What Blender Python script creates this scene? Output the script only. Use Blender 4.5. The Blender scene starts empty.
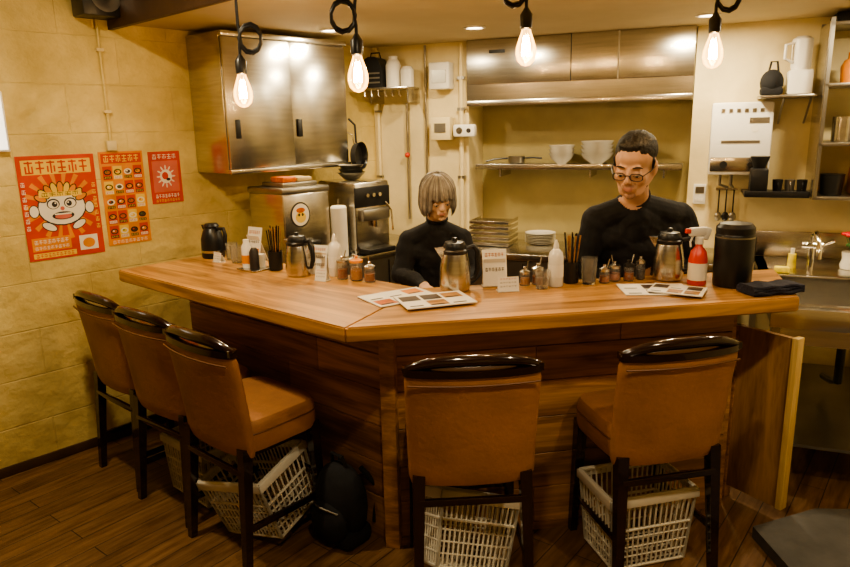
import bpy,bmesh,math,random
from mathutils import Vector,Matrix,Euler,noise
random.seed(3)
R=math.radians
# ------------------------------------------------------------ materials
MC={}
def base(name):
    m=bpy.data.materials.new(name); m.use_nodes=True
    nt=m.node_tree; p=nt.nodes['Principled BSDF']; return m,nt,p
def c4(c,k=1): return (min(1,c[0]*k),min(1,c[1]*k),min(1,c[2]*k),1)
def setp(p,rough,metal,trans=0,coat=0,emit=None,es=0):
    p.inputs['Roughness'].default_value=rough; p.inputs['Metallic'].default_value=metal
    p.inputs['Transmission Weight'].default_value=trans; p.inputs['Coat Weight'].default_value=coat
    if emit: 
        p.inputs['Emission Color'].default_value=(*emit,1); p.inputs['Emission Strength'].default_value=es
def M(name,col,rough=.5,metal=0,var=.1,sc=8,st=(1,1,1),bump=0,bsc=None,trans=0,coat=0,emit=None,es=0):
    if name in MC: return MC[name]
    m,nt,p=base(name); setp(p,rough,metal,trans,coat,emit,es)
    tc=nt.nodes.new('ShaderNodeTexCoord'); mp=nt.nodes.new('ShaderNodeMapping'); mp.inputs['Scale'].default_value=st
    nt.links.new(tc.outputs['Object'],mp.inputs['Vector'])
    n=nt.nodes.new('ShaderNodeTexNoise'); n.inputs['Scale'].default_value=sc; n.inputs['Detail'].default_value=5
    nt.links.new(mp.outputs[0],n.inputs['Vector'])
    r=nt.nodes.new('ShaderNodeValToRGB'); r.color_ramp.elements[0].position=.3; r.color_ramp.elements[1].position=.7
    r.color_ramp.elements[0].color=c4(col,1-var); r.color_ramp.elements[1].color=c4(col,1+var)
    nt.links.new(n.outputs['Fac'],r.inputs[0]); nt.links.new(r.outputs[0],p.inputs['Base Color'])
    if bump:
        n2=nt.nodes.new('ShaderNodeTexNoise'); n2.inputs['Scale'].default_value=bsc or sc*4; n2.inputs['Detail'].default_value=4
        nt.links.new(mp.outputs[0],n2.inputs['Vector'])
        b=nt.nodes.new('ShaderNodeBump'); b.inputs['Strength'].default_value=bump; b.inputs['Distance'].default_value=.01
        nt.links.new(n2.outputs['Fac'],b.inputs['Height']); nt.links.new(b.outputs[0],p.inputs['Normal'])
    MC[name]=m; return m
def WOOD(name,c1,c2,rough=.35,st=(1.2,12,12),coat=.2,lo=.5,hi=.85):
    m,nt,p=base(name); setp(p,rough,0,0,coat)
    tc=nt.nodes.new('ShaderNodeTexCoord'); mp=nt.nodes.new('ShaderNodeMapping'); mp.inputs['Scale'].default_value=st
    nt.links.new(tc.outputs['Object'],mp.inputs['Vector'])
    n=nt.nodes.new('ShaderNodeTexNoise'); n.inputs['Scale'].default_value=1.6; n.inputs['Detail'].default_value=7; n.inputs['Distortion'].default_value=1.2
    nt.links.new(mp.outputs[0],n.inputs['Vector'])
    mp2=nt.nodes.new('ShaderNodeMapping'); mp2.inputs['Scale'].default_value=(st[0]*3,st[1]*9,st[2]*9)
    nt.links.new(tc.outputs['Object'],mp2.inputs['Vector'])
    n2=nt.nodes.new('ShaderNodeTexNoise'); n2.inputs['Scale'].default_value=1.2; n2.inputs['Detail'].default_value=4
    nt.links.new(mp2.outputs[0],n2.inputs['Vector'])
    ad=nt.nodes.new('ShaderNodeMath'); ad.operation='MULTIPLY_ADD'; ad.inputs[1].default_value=.35
    nt.links.new(n2.outputs['Fac'],ad.inputs[0]); nt.links.new(n.outputs['Fac'],ad.inputs[2])
    r=nt.nodes.new('ShaderNodeValToRGB'); r.color_ramp.elements[0].position=lo; r.color_ramp.elements[1].position=hi
    r.color_ramp.elements[0].color=(*c1,1); r.color_ramp.elements[1].color=(*c2,1)
    nt.links.new(ad.outputs[0],r.inputs[0]); nt.links.new(r.outputs[0],p.inputs['Base Color'])
    b=nt.nodes.new('ShaderNodeBump'); b.inputs['Strength'].default_value=.2; b.inputs['Distance'].default_value=.004
    nt.links.new(ad.outputs[0],b.inputs['Height']); nt.links.new(b.outputs[0],p.inputs['Normal'])
    return m
def BRICK(name,c1,c2,mort,w,h,msize,rough,vert=True,rotz=0,bump=.5,noisy=.25,coat=0,ns=3,grain=(1,1,1),dist=.006,mb=-.6):
    m,nt,p=base(name); setp(p,rough,0,0,coat)
    tc=nt.nodes.new('ShaderNodeTexCoord')
    if vert:
        s=nt.nodes.new('ShaderNodeSeparateXYZ'); cb=nt.nodes.new('ShaderNodeCombineXYZ')
        nt.links.new(tc.outputs['Object'],s.inputs[0]); nt.links.new(s.outputs[0],cb.inputs[0]); nt.links.new(s.outputs[2],cb.inputs[1]); vec=cb.outputs[0]
    else:
        mp=nt.nodes.new('ShaderNodeMapping'); mp.inputs['Rotation'].default_value=(0,0,rotz)
        nt.links.new(tc.outputs['Object'],mp.inputs[0]); vec=mp.outputs[0]
    br=nt.nodes.new('ShaderNodeTexBrick'); br.inputs['Scale'].default_value=1; br.inputs['Brick Width'].default_value=w
    br.inputs['Row Height'].default_value=h; br.inputs['Mortar Size'].default_value=msize; br.inputs['Mortar Smooth'].default_value=.7
    br.inputs['Color1'].default_value=(*c1,1); br.inputs['Color2'].default_value=(*c2,1); br.inputs['Mortar'].default_value=(*mort,1)
    nt.links.new(vec,br.inputs['Vector'])
    mg=nt.nodes.new('ShaderNodeMapping'); mg.inputs['Scale'].default_value=grain; nt.links.new(vec,mg.inputs[0])
    n=nt.nodes.new('ShaderNodeTexNoise'); n.inputs['Scale'].default_value=ns; n.inputs['Detail'].default_value=9; n.inputs['Roughness'].default_value=.62
    nt.links.new(mg.outputs[0],n.inputs['Vector'])
    r=nt.nodes.new('ShaderNodeValToRGB'); r.color_ramp.elements[0].position=.34; r.color_ramp.elements[1].position=.64
    r.color_ramp.elements[0].color=(1-noisy,1-noisy*1.15,1-noisy*1.5,1); r.color_ramp.elements[1].color=(1,1,1,1)
    nt.links.new(n.outputs['Fac'],r.inputs[0])
    mx=nt.nodes.new('ShaderNodeMix'); mx.data_type='RGBA'; mx.blend_type='MULTIPLY'; mx.inputs[0].default_value=1
    nt.links.new(br.outputs['Color'],mx.inputs[6]); nt.links.new(r.outputs[0],mx.inputs[7]); nt.links.new(mx.outputs[2],p.inputs['Base Color'])
    mt=nt.nodes.new('ShaderNodeMath'); mt.operation='MULTIPLY_ADD'; mt.inputs[1].default_value=mb
    n3=nt.nodes.new('ShaderNodeTexNoise'); n3.inputs['Scale'].default_value=ns*4; n3.inputs['Detail'].default_value=8
    nt.links.new(mg.outputs[0],n3.inputs['Vector'])
    nt.links.new(br.outputs['Fac'],mt.inputs[0]); nt.links.new(n3.outputs['Fac'],mt.inputs[2])
    b=nt.nodes.new('ShaderNodeBump'); b.inputs['Strength'].default_value=bump; b.inputs['Distance'].default_value=dist
    nt.links.new(mt.outputs[0],b.inputs['Height']); nt.links.new(b.outputs[0],p.inputs['Normal'])
    return m
wallM=BRICK('wall_painted_block',(.76,.61,.26),(.76,.605,.258),(.745,.59,.25),.55,.235,.004,.48,bump=1.0,noisy=.36,ns=1.9,dist=.022,mb=-.08)
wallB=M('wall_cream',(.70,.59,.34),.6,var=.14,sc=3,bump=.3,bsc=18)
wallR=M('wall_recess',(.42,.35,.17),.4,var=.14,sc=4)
ceilM=M('ceiling_cream',(.54,.44,.27),.7,var=.06,sc=3)
floorM=BRICK('floor_planks',(.25,.135,.06),(.17,.09,.04),(.025,.014,.008),1.1,.10,.003,.45,vert=False,rotz=R(-52),bump=.3,noisy=.5,ns=4,grain=(1,9,1))
woodTop=WOOD('wood_counter',(.19,.082,.024),(.58,.31,.105),.36,(.8,8,8),.12,.46,.84)
wb=[WOOD('wood_board_%d'%i,a,b,.45,(1.0,11,11),.1) for i,(a,b) in enumerate([((.19,.09,.03),(.50,.26,.09)),((.23,.105,.036),(.58,.31,.11)),((.15,.068,.023),(.42,.21,.075))])]
ply=WOOD('wood_ply',(.22,.115,.04),(.46,.26,.095),.5,(10,10,1.2))
plyE=WOOD('wood_ply_edge',(.62,.42,.15),(.80,.58,.25),.5,(20,20,1.5))
darkW=M('dark_lacquer',(.018,.007,.006),.14,var=.2,coat=.5)
leather=M('tan_leather',(.36,.17,.072),.46,var=.2,sc=5,bump=.2,bsc=50)
seam=M('leather_seam',(.16,.07,.03),.5)
steel=M('stainless',(.60,.57,.51),.24,1,var=.10,sc=5,st=(1,1,14))
steelD=M('stainless_dark',(.36,.34,.30),.35,1,var=.15,sc=4)
chrome=M('chrome',(.75,.72,.66),.12,1,var=.04)
black=M('black_plastic',(.012,.012,.013),.35,var=.1)
blackc=M('black_cloth',(.010,.010,.012),.9,var=.3,sc=14,bump=.3,bsc=30)
denim=M('dark_trousers',(.02,.022,.03),.85,var=.2)
towelM=M('navy_towel',(.02,.02,.035),.95,var=.3,bump=.6,bsc=90)
white=M('white_plastic',(.74,.71,.65),.4,var=.04)
whiteC=M('white_ceramic',(.74,.71,.64),.2,var=.04,coat=.3)
paper=M('paper',(.76,.72,.64),.7,var=.03)
basketM=M('basket_plastic',(.70,.66,.56),.45,var=.06)
skinM=M('skin',(.54,.32,.21),.5,var=.07,sc=10)
skinW=M('skin_pale',(.66,.44,.31),.5,var=.06,sc=10)
stub=M('stubble',(.36,.205,.14),.7,var=.25,sc=120)
lipM=M('lips',(.46,.21,.16),.45)
hairB=M('hair_black',(.009,.008,.007),.6,var=.4,sc=30,bump=.5,bsc=110)
hairG=M('hair_ash',(.26,.24,.215),.5,var=.35,sc=26)
hairG2=M('hair_ash_light',(.35,.325,.295),.5,var=.3,sc=26)
hairG3=M('hair_ash_dark',(.14,.125,.11),.5,var=.3,sc=26)
red=M('print_red',(.56,.05,.02),.5,var=.16)
orange=M('print_orange',(.70,.25,.035),.5,var=.16)
yellow=M('print_yellow',(.76,.52,.09),.5,var=.08)
printw=M('print_white',(.78,.73,.62),.5,var=.05)
printb=M('print_black',(.02,.015,.015),.5)
pink=M('print_pink',(.62,.15,.11),.5,var=.15)
sponge=M('sponge',(.85,.68,.08),.8,var=.2,sc=40,bump=.5)
glass=M('clear_glass',(.92,.92,.9),.05,trans=.95,var=.01)
sauce=M('chili_sauce',(.50,.12,.02),.35,var=.3,sc=40)
pinkb=M('bottle_red',(.62,.06,.05),.3,var=.06)
concrete=M('step_concrete',(.10,.095,.088),.8,var=.2,sc=9,bump=.4)
green=M('leaf_green',(.05,.14,.03),.6,var=.3)
flowR=M('flower_red',(.6,.01,.02),.5,var=.2)
filM=M('filament_glow',(1,.8,.5),.3,emit=(1,.70,.36),es=400)
lampM=M('downlight_glow',(1,.85,.6),.3,emit=(1,.82,.58),es=14)
noticeM=M('notice_glow',(.9,.88,.8),.5,emit=(1,.93,.80),es=1.6)  # added emission makes the white notice bright
brownT=M('brown_trim',(.06,.03,.015),.5,var=.2)
def bulbglass():
    m=bpy.data.materials.new('bulb_glass'); m.use_nodes=True; nt=m.node_tree; nt.nodes.clear()
    o=nt.nodes.new('ShaderNodeOutputMaterial'); t=nt.nodes.new('ShaderNodeBsdfTransparent'); g=nt.nodes.new('ShaderNodeBsdfGlossy'); g.inputs['Roughness'].default_value=.05
    fr=nt.nodes.new('ShaderNodeFresnel'); fr.inputs[0].default_value=1.4; mx=nt.nodes.new('ShaderNodeMixShader'); nt.links.new(fr.outputs[0],mx.inputs[0]); nt.links.new(t.outputs[0],mx.inputs[1]); nt.links.new(g.outputs[0],mx.inputs[2])
    t.inputs[0].default_value=(1,.9,.75,1)
    e=nt.nodes.new('ShaderNodeEmission'); e.inputs[0].default_value=(1,.52,.14,1); e.inputs[1].default_value=1.8
    a=nt.nodes.new('ShaderNodeAddShader'); nt.links.new(mx.outputs[0],a.inputs[0]); nt.links.new(e.outputs[0],a.inputs[1]); nt.links.new(a.outputs[0],o.inputs[0]); return m
bulbG=bulbglass()
# ------------------------------------------------------------ mesh builder
class B:
    def __init__(s): s.v=[];s.f=[];s.m=[];s.mats=[];s.T=Matrix.Identity(4)
    def raw(s,vs,fs,mat,X=None):
        T=s.T@X if X is not None else s.T
        o=len(s.v); s.v+= [T@Vector(v) for v in vs]
        if mat not in s.mats: s.mats.append(mat)
        k=s.mats.index(mat)
        for f in fs: s.f.append([i+o for i in f]); s.m.append(k)
    def bm(s,bm,mat,X=None):
        bm.verts.ensure_lookup_table(); bm.verts.index_update()
        s.raw([v.co.copy() for v in bm.verts],[[v.index for v in f.verts] for f in bm.faces],mat,X); bm.free()
    def box(s,c,d,mat,rot=(0,0,0),bev=0,seg=2):
        bm=bmesh.new(); bmesh.ops.create_cube(bm,size=1)
        for v in bm.verts: v.co=Vector((v.co.x*d[0],v.co.y*d[1],v.co.z*d[2]))
        if bev: bmesh.ops.bevel(bm,geom=bm.edges[:],offset=bev,segments=seg,profile=.5,affect='EDGES')
        s.bm(bm,mat,Matrix.Translation(c)@Euler(rot).to_matrix().to_4x4())
    def bx(s,x0,x1,y0,y1,z0,z1,mat,bev=0):
        s.box(((x0+x1)/2,(y0+y1)/2,(z0+z1)/2),(abs(x1-x0),abs(y1-y0),abs(z1-z0)),mat,bev=bev)
    def ell(s,c,r,mat=None,rot=(0,0,0),n=16):
        bm=bmesh.new(); bmesh.ops.create_uvsphere(bm,u_segments=n,v_segments=max(6,n*2//3),radius=1)
        for v in bm.verts: v.co=Vector((v.co.x*r[0],v.co.y*r[1],v.co.z*r[2]))
        s.bm(bm,mat,Matrix.Translation(c)@Euler(rot).to_matrix().to_4x4())
    def lathe(s,pr,c,mat,seg=24,rot=(0,0,0),X=None,caps=True):
        vs=[];fs=[]
        for r,z in pr:
            for i in range(seg):
                a=2*math.pi*i/seg; vs.append((r*math.cos(a),r*math.sin(a),z))
        for j in range(len(pr)-1):
            for i in range(seg):
                k=(i+1)%seg; fs.append([j*seg+i,j*seg+k,(j+1)*seg+k,(j+1)*seg+i])
        if caps:
            fs.append(list(range(seg))[::-1]); o=(len(pr)-1)*seg; fs.append([o+i for i in range(seg)])
        if X is None: X=Matrix.Translation(c)@Euler(rot).to_matrix().to_4x4()
        s.raw(vs,fs,mat,X)
    def cyl(s,p0,p1,r0,r1=None,mat=None,seg=16):
        p0=Vector(p0);p1=Vector(p1);d=p1-p0
        X=Matrix.Translation(p0)@d.to_track_quat('Z','Y').to_matrix().to_4x4()
        s.lathe([(r0,0),(r0 if r1 is None else r1,d.length)],None,mat,seg,X=X)
    def cap(s,p0,r0,p1,r1,mat=None,seg=16):
        p0=Vector(p0);p1=Vector(p1);d=p1-p0; L=d.length
        X=Matrix.Translation(p0)@d.to_track_quat('Z','Y').to_matrix().to_4x4()
        pr=[(max(1e-4,r0*math.cos(a)),r0*math.sin(a)) for a in [R(x) for x in (-90,-70,-45,-20,0)]]
        pr+=[(max(1e-4,r1*math.cos(a)),L+r1*math.sin(a)) for a in [R(x) for x in (0,20,45,70,90)]]
        s.lathe(pr,None,mat,seg,X=X)
    def tube(s,pts,r,mat,seg=8,closed=False):
        pts=[Vector(p) for p in pts]; n=len(pts); vs=[];fs=[]
        up=None
        for i,p in enumerate(pts):
            a=pts[(i-1)%n] if (closed or i>0) else p; b=pts[(i+1)%n] if (closed or i<n-1) else p
            t=(b-a).normalized()
            if up is None:
                up=t.orthogonal().normalized()
            up=(up-t*up.dot(t)).normalized(); w=t.cross(up)
            rr=r[i] if isinstance(r,(list,tuple)) else r
            for k in range(seg):
                an=2*math.pi*k/seg; vs.append(p+up*rr*math.cos(an)+w*rr*math.sin(an))
        for i in range(n if closed else n-1):
            j=(i+1)%n
            for k in range(seg):
                l=(k+1)%seg; fs.append([i*seg+k,i*seg+l,j*seg+l,j*seg+k])
        if not closed:
            fs.append(list(range(seg))[::-1]); fs.append([(n-1)*seg+k for k in range(seg)])
        s.raw(vs,fs,mat)
    def prism(s,poly,z0,z1,mat):
        n=len(poly); vs=[(p[0],p[1],z0) for p in poly]+[(p[0],p[1],z1) for p in poly]
        fs=[list(range(n))[::-1],[n+i for i in range(n)]]+[[i,(i+1)%n,n+(i+1)%n,n+i] for i in range(n)]
        s.raw(vs,fs,mat)
    def loft(s,rings,mat):
        n=len(rings[0]); vs=[p for r in rings for p in r]; fs=[]
        for j in range(len(rings)-1):
            for i in range(n):
                k=(i+1)%n; fs.append([j*n+i,j*n+k,(j+1)*n+k,(j+1)*n+i])
        fs.append(list(range(n))[::-1]); o=(len(rings)-1)*n; fs.append([o+i for i in range(n)])
        s.raw(vs,fs,mat)
    # flat prints on a wall (facing -y)
    def disc(s,cx,cz,rx,rz,y,mat,n=20,rot=0):
        vs=[];ca,sa=math.cos(rot),math.sin(rot)
        for i in range(n):
            a=2*math.pi*i/n; x,z=rx*math.cos(a),rz*math.sin(a); vs.append((cx+x*ca-z*sa,y,cz+x*sa+z*ca))
        s.raw(vs,[list(range(n))],mat)
    def rect(s,x0,x1,z0,z1,y,mat): s.raw([(x0,y,z0),(x1,y,z0),(x1,y,z1),(x0,y,z1)],[[0,1,2,3]],mat)
    def recth(s,x0,x1,y0,y1,z,mat): s.raw([(x0,y0,z),(x1,y0,z),(x1,y1,z),(x0,y1,z)],[[0,1,2,3]],mat)
    def glyphs(s,x0,z0,w,h,n,y,mat):
        cw=w/n
        for i in range(n):
            x=x0+i*cw; t=h*.13
            s.rect(x+cw*.1,x+cw*.85,z0+h*.8,z0+h*.8+t,y,mat)
            s.rect(x+cw*.4,x+cw*.4+t,z0,z0+h,y,mat)
            if i%2: s.rect(x+cw*.1,x+cw*.85,z0+h*.35,z0+h*.35+t,y,mat)
            else: s.rect(x+cw*.1,x+cw*.1+t,z0+h*.1,z0+h*.6,y,mat); s.rect(x+cw*.7,x+cw*.7+t,z0+h*.1,z0+h*.6,y,mat)
            if i%3==0: s.rect(x+cw*.1,x+cw*.85,z0,z0+t,y,mat)
    def mesh(s,name):
        me=bpy.data.meshes.new(name); me.from_pydata([tuple(v) for v in s.v],[],s.f); 
        for m in s.mats:
            if m: me.materials.append(m)
        me.polygons.foreach_set('material_index',s.m)
        return me
    def finish(s,name,frame=None,parent=None,angle=35,recalc=True):
        me=s.mesh(name)
        if recalc:
            bm=bmesh.new(); bm.from_mesh(me); bmesh.ops.recalc_face_normals(bm,faces=bm.faces[:]); bm.to_mesh(me); bm.free()
        for p in me.polygons: p.use_smooth=True
        me.set_sharp_from_angle(angle=R(angle))
        ob=bpy.data.objects.new(name,me); bpy.context.collection.objects.link(ob)
        if frame: ob.location=frame[0]; ob.rotation_euler=(0,0,frame[1])
        if parent: ob.parent=parent
        return ob
def empty(name,loc=(0,0,0)):
    e=bpy.data.objects.new(name,None); e.location=loc; bpy.context.collection.objects.link(e); e.empty_display_size=.1; return e
FL=((-2.11,3.05,0),R(47)); FB=((-.332,4.956,0),R(-22))
A=Vector((-.269,2.166)); FA=((A.x,A.y,0),R(139)); FR=((A.x,A.y,0),R(9.4))
def inv(F,x,y):
    c,s_=math.cos(F[1]),math.sin(F[1]); dx,dy=x-F[0][0],y-F[0][1]; return (dx*c+dy*s_,-dx*s_+dy*c)
# ------------------------------------------------------------ room
b=B(); b.bx(-4.4,2.75,0,.12,0,2.55,wallM); b.finish('wall_left',FL)
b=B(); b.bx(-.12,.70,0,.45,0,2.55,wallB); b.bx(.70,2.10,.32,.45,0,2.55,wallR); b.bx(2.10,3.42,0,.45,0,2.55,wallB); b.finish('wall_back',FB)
b=B(); b.bx(2.74,2.86,-1.1,3.75,0,2.55,wallB); b.finish('wall_right')
b=B(); b.bx(-5.3,2.86,-1.22,-1.1,0,2.55,wallB); b.finish('wall_front')
b=B(); b.bx(-5.6,3.2,-1.3,5.8,-.1,0,floorM); b.finish('floor')
b=B(); b.bx(-5.6,3.2,-1.3,5.8,2.5,2.6,ceilM)
b.prism([(-1.60,3.718),(.6,1.665),(2.74,1.665),(2.74,4.1),(1.0,5.3),(-.4,5.4),(-.9,4.5)],2.18,2.5,ceilM); b.finish('ceiling')
b=B(); b.T=Matrix.Translation((-1.60,3.70,0))@Matrix.Rotation(R(-43),4,'Z'); b.bx(0,3.0,-.03,-.004,2.15,2.5,brownT); b.finish('trim_1')
b=B(); b.bx(-4.3,1.15,-.014,0,0,.05,brownT,.004); b.finish('baseboard_left',FL)
b=B(); b.prism([(1.34,1.2),(2.7,1.2),(2.7,2.48),(1.62,2.56),(1.30,2.44)],0,.05,concrete); b.finish('concrete_step')
b=B(); b.tube([(.735,-.012,2.48),(.735,-.012,1.62),(.735,-.012,1.60)],.008,wallM); b.box((.735,-.012,1.58),(.05,.024,.05),wallB,bev=.004)
for z in (1.75,2.05): b.box((.735,-.012,z),(.035,.02,.014),wallB)
b.finish('wall_conduit',FL)
# ------------------------------------------------------------ bar counter
nAB=Vector((.656,.755)); nAC=Vector((-.163,.9866)); dAB=Vector((-.755,.656)); dAC=Vector((.9866,.163))
Bp=Vector((-1.479,3.216)); C=Vector((1.391,2.441)); C2=Vector((1.545,2.935)); B2=Vector((-1.10,3.65)); I=Vector((-.016,2.715))
bar=empty('bar_counter')
def topo(name,pts,F,mat):
    bm=bmesh.new(); q=[inv(F,p.x,p.y) for p in pts]
    vs=[bm.verts.new((x,y,.945)) for x,y in q]; f=bm.faces.new(vs)
    r=bmesh.ops.extrude_face_region(bm,geom=[f]); 
    for v in r['geom']:
        if isinstance(v,bmesh.types.BMVert): v.co.z=1.0
    bmesh.ops.recalc_face_normals(bm,faces=bm.faces[:])
    bmesh.ops.bevel(bm,geom=bm.edges[:],offset=.005,segments=2,affect='EDGES')
    bb=B(); bb.bm(bm,mat); return bb.finish(name,F,bar)
topo('top_left',[A,Bp,B2,I],FA,woodTop); topo('top_right',[A,I,C2,C],FR,woodTop)
P=Vector((-.14,2.45)); LE=P+dAB*1.40; RE=P+dAC*1.42
core=[P+nAB*.02+nAC*.02,LE+nAB*.02,LE+nAB*.19,I+Vector((.0,-.02)),RE+nAC*.22,RE+nAC*.02]
b=B(); b.prism([(p.x,p.y) for p in core],0,.944,wb[2]); b.finish('base_core',None,bar)
def boards(name,F,x0,x1,y,sgn,joints):
    b=B(); rows=[0.03,.19,.34,.50,.655,.80,.943]
    for i in range(6):
        js=[x0]+joints[i%len(joints)]+[x1]
        for k in range(len(js)-1):
            mm=wb[(i*2+k*1+i//2)%3]
            b.box(((js[k]+js[k+1])/2,y,(rows[i]+rows[i+1])/2),(abs(js[k+1]-js[k])-.002,.022,rows[i+1]-rows[i]-.003),mm,bev=.002,seg=1)
    b.box(((x0+x1)/2,y-.004*sgn,.017),(abs(x1-x0),.03,.034),wb[2])
    return b.finish(name,F,bar)
px,py=inv(FA,P.x,P.y); boards('boards_left',FA,px,px+1.40,py+(-.0),1,[[.5],[.9],[1.25],[.7]])
px2,py2=inv(FR,P.x,P.y); boards('boards_right',FR,px2,px2+1.42,py2,1,[[.75],[1.1],[.5],[1.3]])
b=B(); b.box((P.x-.004,P.y-.006,.472),(.06,.06,.944),wb[1],rot=(0,0,R(-15)),bev=.005); b.finish('corner_post',None,bar)
b=B(); e=inv(FR,RE.x,RE.y); b.bx(e[0],e[0]+.02,e[1],e[1]+.23,0,.944,wb[1]); b.finish('end_panel',FR,bar)
b=B(); b.bx(.36,1.62,.51,.60,0,.84,steelD); b.bx(.36,1.63,.51,.61,.84,.86,steel,.004); b.finish('inner_worktop',FR,bar)
b=B(); p0=Vector((1.32,2.78)); p1=Vector((1.462,2.56)); d=(p1-p0); L=d.length
b.T=Matrix.Translation((p0.x,p0.y,0))@Matrix.Rotation(math.atan2(d.y,d.x),4,'Z')
b.bx(0,L-.004,-.012,.012,.06,.80,ply,.002); b.bx(L-.004,L+.022,-.022,.022,.06,.805,plyE,.002); b.bx(.0,.03,-.02,.02,0,.80,wb[1],.002)
b.cyl((.0,.022,.2),(.0,.022,.28),.008,mat=steelD); b.cyl((.0,.022,.55),(.0,.022,.63),.008,mat=steelD)
b.finish('counter_gate')
# ------------------------------------------------------------ stools
def stool(S,face,dy=.25):
    th=math.atan2(-face[0],face[1]); f=Vector(face).normalized()
    o=(S[0]+f.x*dy,S[1]+f.y*dy,0)
    b=B()
    def ring(w,t,y,z,cur,n=36):
        out=[]
        for i in range(n):
            a=2*math.pi*i/n; ca,sa=math.cos(a),math.sin(a)
            x=w*math.copysign(abs(ca)**.45,ca); yy=t*math.copysign(abs(sa)**.6,sa)
            out.append((x,y+yy+cur*(x/w)**2,z))
        return out
    rs=[]
    for z,k in ((.475,.93),(.48,.975),(.50,1.0),(.555,1.0),(.585,.985),(.60,.95),(.608,.85),(.612,.6)):
        n=40; o2=[]
        for i in range(n):
            a=2*math.pi*i/n; ca,sa=math.cos(a),math.sin(a)
            o2.append((.215*k*math.copysign(abs(ca)**.35,ca),-.02+.19*k*math.copysign(abs(sa)**.35,sa),z))
        rs.append(o2)
    b.loft(rs,leather)
    b.tube([(x*1.004,y if abs(y+.02)<.1 else y,.553) for x,y,z in rs[3]],.003,seam,6,True)
    rs=[]
    for k in range(15):
        t=k/14; z=.462+t*(.878-.462); y=-.195-.055*t**1.3
        w=.215+.010*t; s_=1 if .04<t<.97 else .96
        rs.append(ring(w*s_,.027*(1 if 0.03<t<.97 else .7),y,z,.028))
    b.loft(rs,leather)
    b.tube([(x,-.2485-.028+.028*(x/.22)**2,.842) for x in [(-.215+.43*i/16) for i in range(17)]],.0035,seam,6)
    pts=[];rr=[]
    for i in range(25):
        u=-1+2*i/24; x=.226*u; z=.884+.036*(1-abs(u)**3.2); y=-.252+.028*u*u
        pts.append((x,y,z)); rr.append(.0165*(1-.25*abs(u)**6)+.004*(1-u*u))
    b.tube(pts,rr,darkW,12)
    b.loft([ring(.226,.027,-.25,z,.028) for z in (.868,.872,.888,.892)],darkW)
    for sx in (-1,1):
        b.loft([[(sx*(.205)+dx,-.226+dyy,z) for dx,dyy in ((-.022,-.016),(.022,-.016),(.022,.02),(-.022,.02))] for z in (.875,.90)],darkW)
    def leg(p,q,r0,r1):
        p=Vector(p);q=Vector(q); rs=[]
        for t in (0,.03,.5,1):
            c=p.lerp(q,t); r=r0+(r1-r0)*t
            rs.append([(c.x-r,c.y-r,c.z),(c.x+r,c.y-r,c.z),(c.x+r,c.y+r,c.z),(c.x-r,c.y+r,c.z)])
        b.loft(rs,darkW)
    for sx in (-1,1):
        leg((sx*.182,-.185,.50),(sx*.195,-.225,0),.021,.014)
        leg((sx*.182,.135,.50),(sx*.195,.155,0),.021,.014)
        b.box((sx*.19,-.035,.17),(.016,.36,.026),darkW,bev=.003)
    b.box((0,.147,.26),(.37,.018,.028),darkW,bev=.003)
    b.box((0,-.205,.40),(.37,.016,.026),darkW,bev=.003)
    b.bx(-.19,.19,-.19,.15,.455,.48,darkW,.004)
    return b.finish('bar_stool',(o,th))
stool((-1.52,3.01),(.656,.755)); stool((-1.19,2.70),(.63,.777)); stool((-.860,2.385),(.656,.755))
stool((.151,2.045),(-.06,.998)); stool((.872,2.175),(-.22,.975))
# ------------------------------------------------------------ baskets
def basket(loc,rot,w=.36,d=.25,h=.21):
    b=B(); k=.86
    def corner(i,z):
        f=k+(1-k)*z/h; return Vector(((-1,1,1,-1)[i]*w/2*f,(-1,-1,1,1)[i]*d/2*f,z))
    for i in range(4):
        j=(i+1)%4; n=15 if i%2==0 else 10
        for z,r in ((.004,.006),(.05,.0035),(.09,.0035),(.13,.0035),(.165,.006),(h,.009)):
            b.tube([corner(i,z),corner(j,z)],r,basketM,6)
        for q in range(n+1):
            t=q/n; b.tube([corner(i,0).lerp(corner(j,0),t),corner(i,h).lerp(corner(j,h),t)],.0038 if 0<q<n else .007,basketM,5)
        p=corner(i,h);q_=corner(j,h); m=(p+q_)/2; o=(m-Vector((0,0,m.z))).normalized()*.006
        b.box(m+o-Vector((0,0,.016)),(((q_-p).length+.02) if i%2==0 else .008,.008 if i%2==0 else (q_-p).length+.02,.034),basketM,bev=.002)
    for q in range(11):
        t=q/10; b.tube([corner(0,0).lerp(corner(1,0),t),corner(3,0).lerp(corner(2,0),t)],.004,basketM,5)
    for q in range(8):
        t=q/7; b.tube([corner(0,0).lerp(corner(3,0),t),corner(1,0).lerp(corner(2,0),t)],.004,basketM,5)
    ob=b.finish('plastic_basket'); ob.location=loc; ob.rotation_euler=rot; return ob
basket((-.66,2.60,.05),(R(12),R(-12),R(-30)),.34,.29,.27)
basket((-1.02,2.91,.01),(0,0,R(-41)),.34,.26,.27)
basket((.105,2.20,.07),(R(-24),R(18),R(16)),.31,.24,.26)
basket((.80,2.38,.007),(0,0,R(14)),.35,.25,.30)
b=B(); b.ell((0,0,.17),(.13,.085,.17),blackc); b.ell((0,-.07,.11),(.10,.045,.09),blackc); b.box((0,0,.04),(.22,.15,.08),blackc,bev=.03)
b.tube([(-.04,0,.33),(-.03,-.01,.375),(.03,-.01,.375),(.04,0,.33)],.008,black)
b.tube([(-.07,-.085,.17),(0,-.115,.19),(.07,-.085,.17)],.004,steelD)
for sx in (-1,1): b.tube([(sx*.06,.06,.31),(sx*.10,.11,.22),(sx*.09,.10,.06)],.012,blackc)
b.finish('backpack',((-.36,2.50,0),R(-40)))
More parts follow.
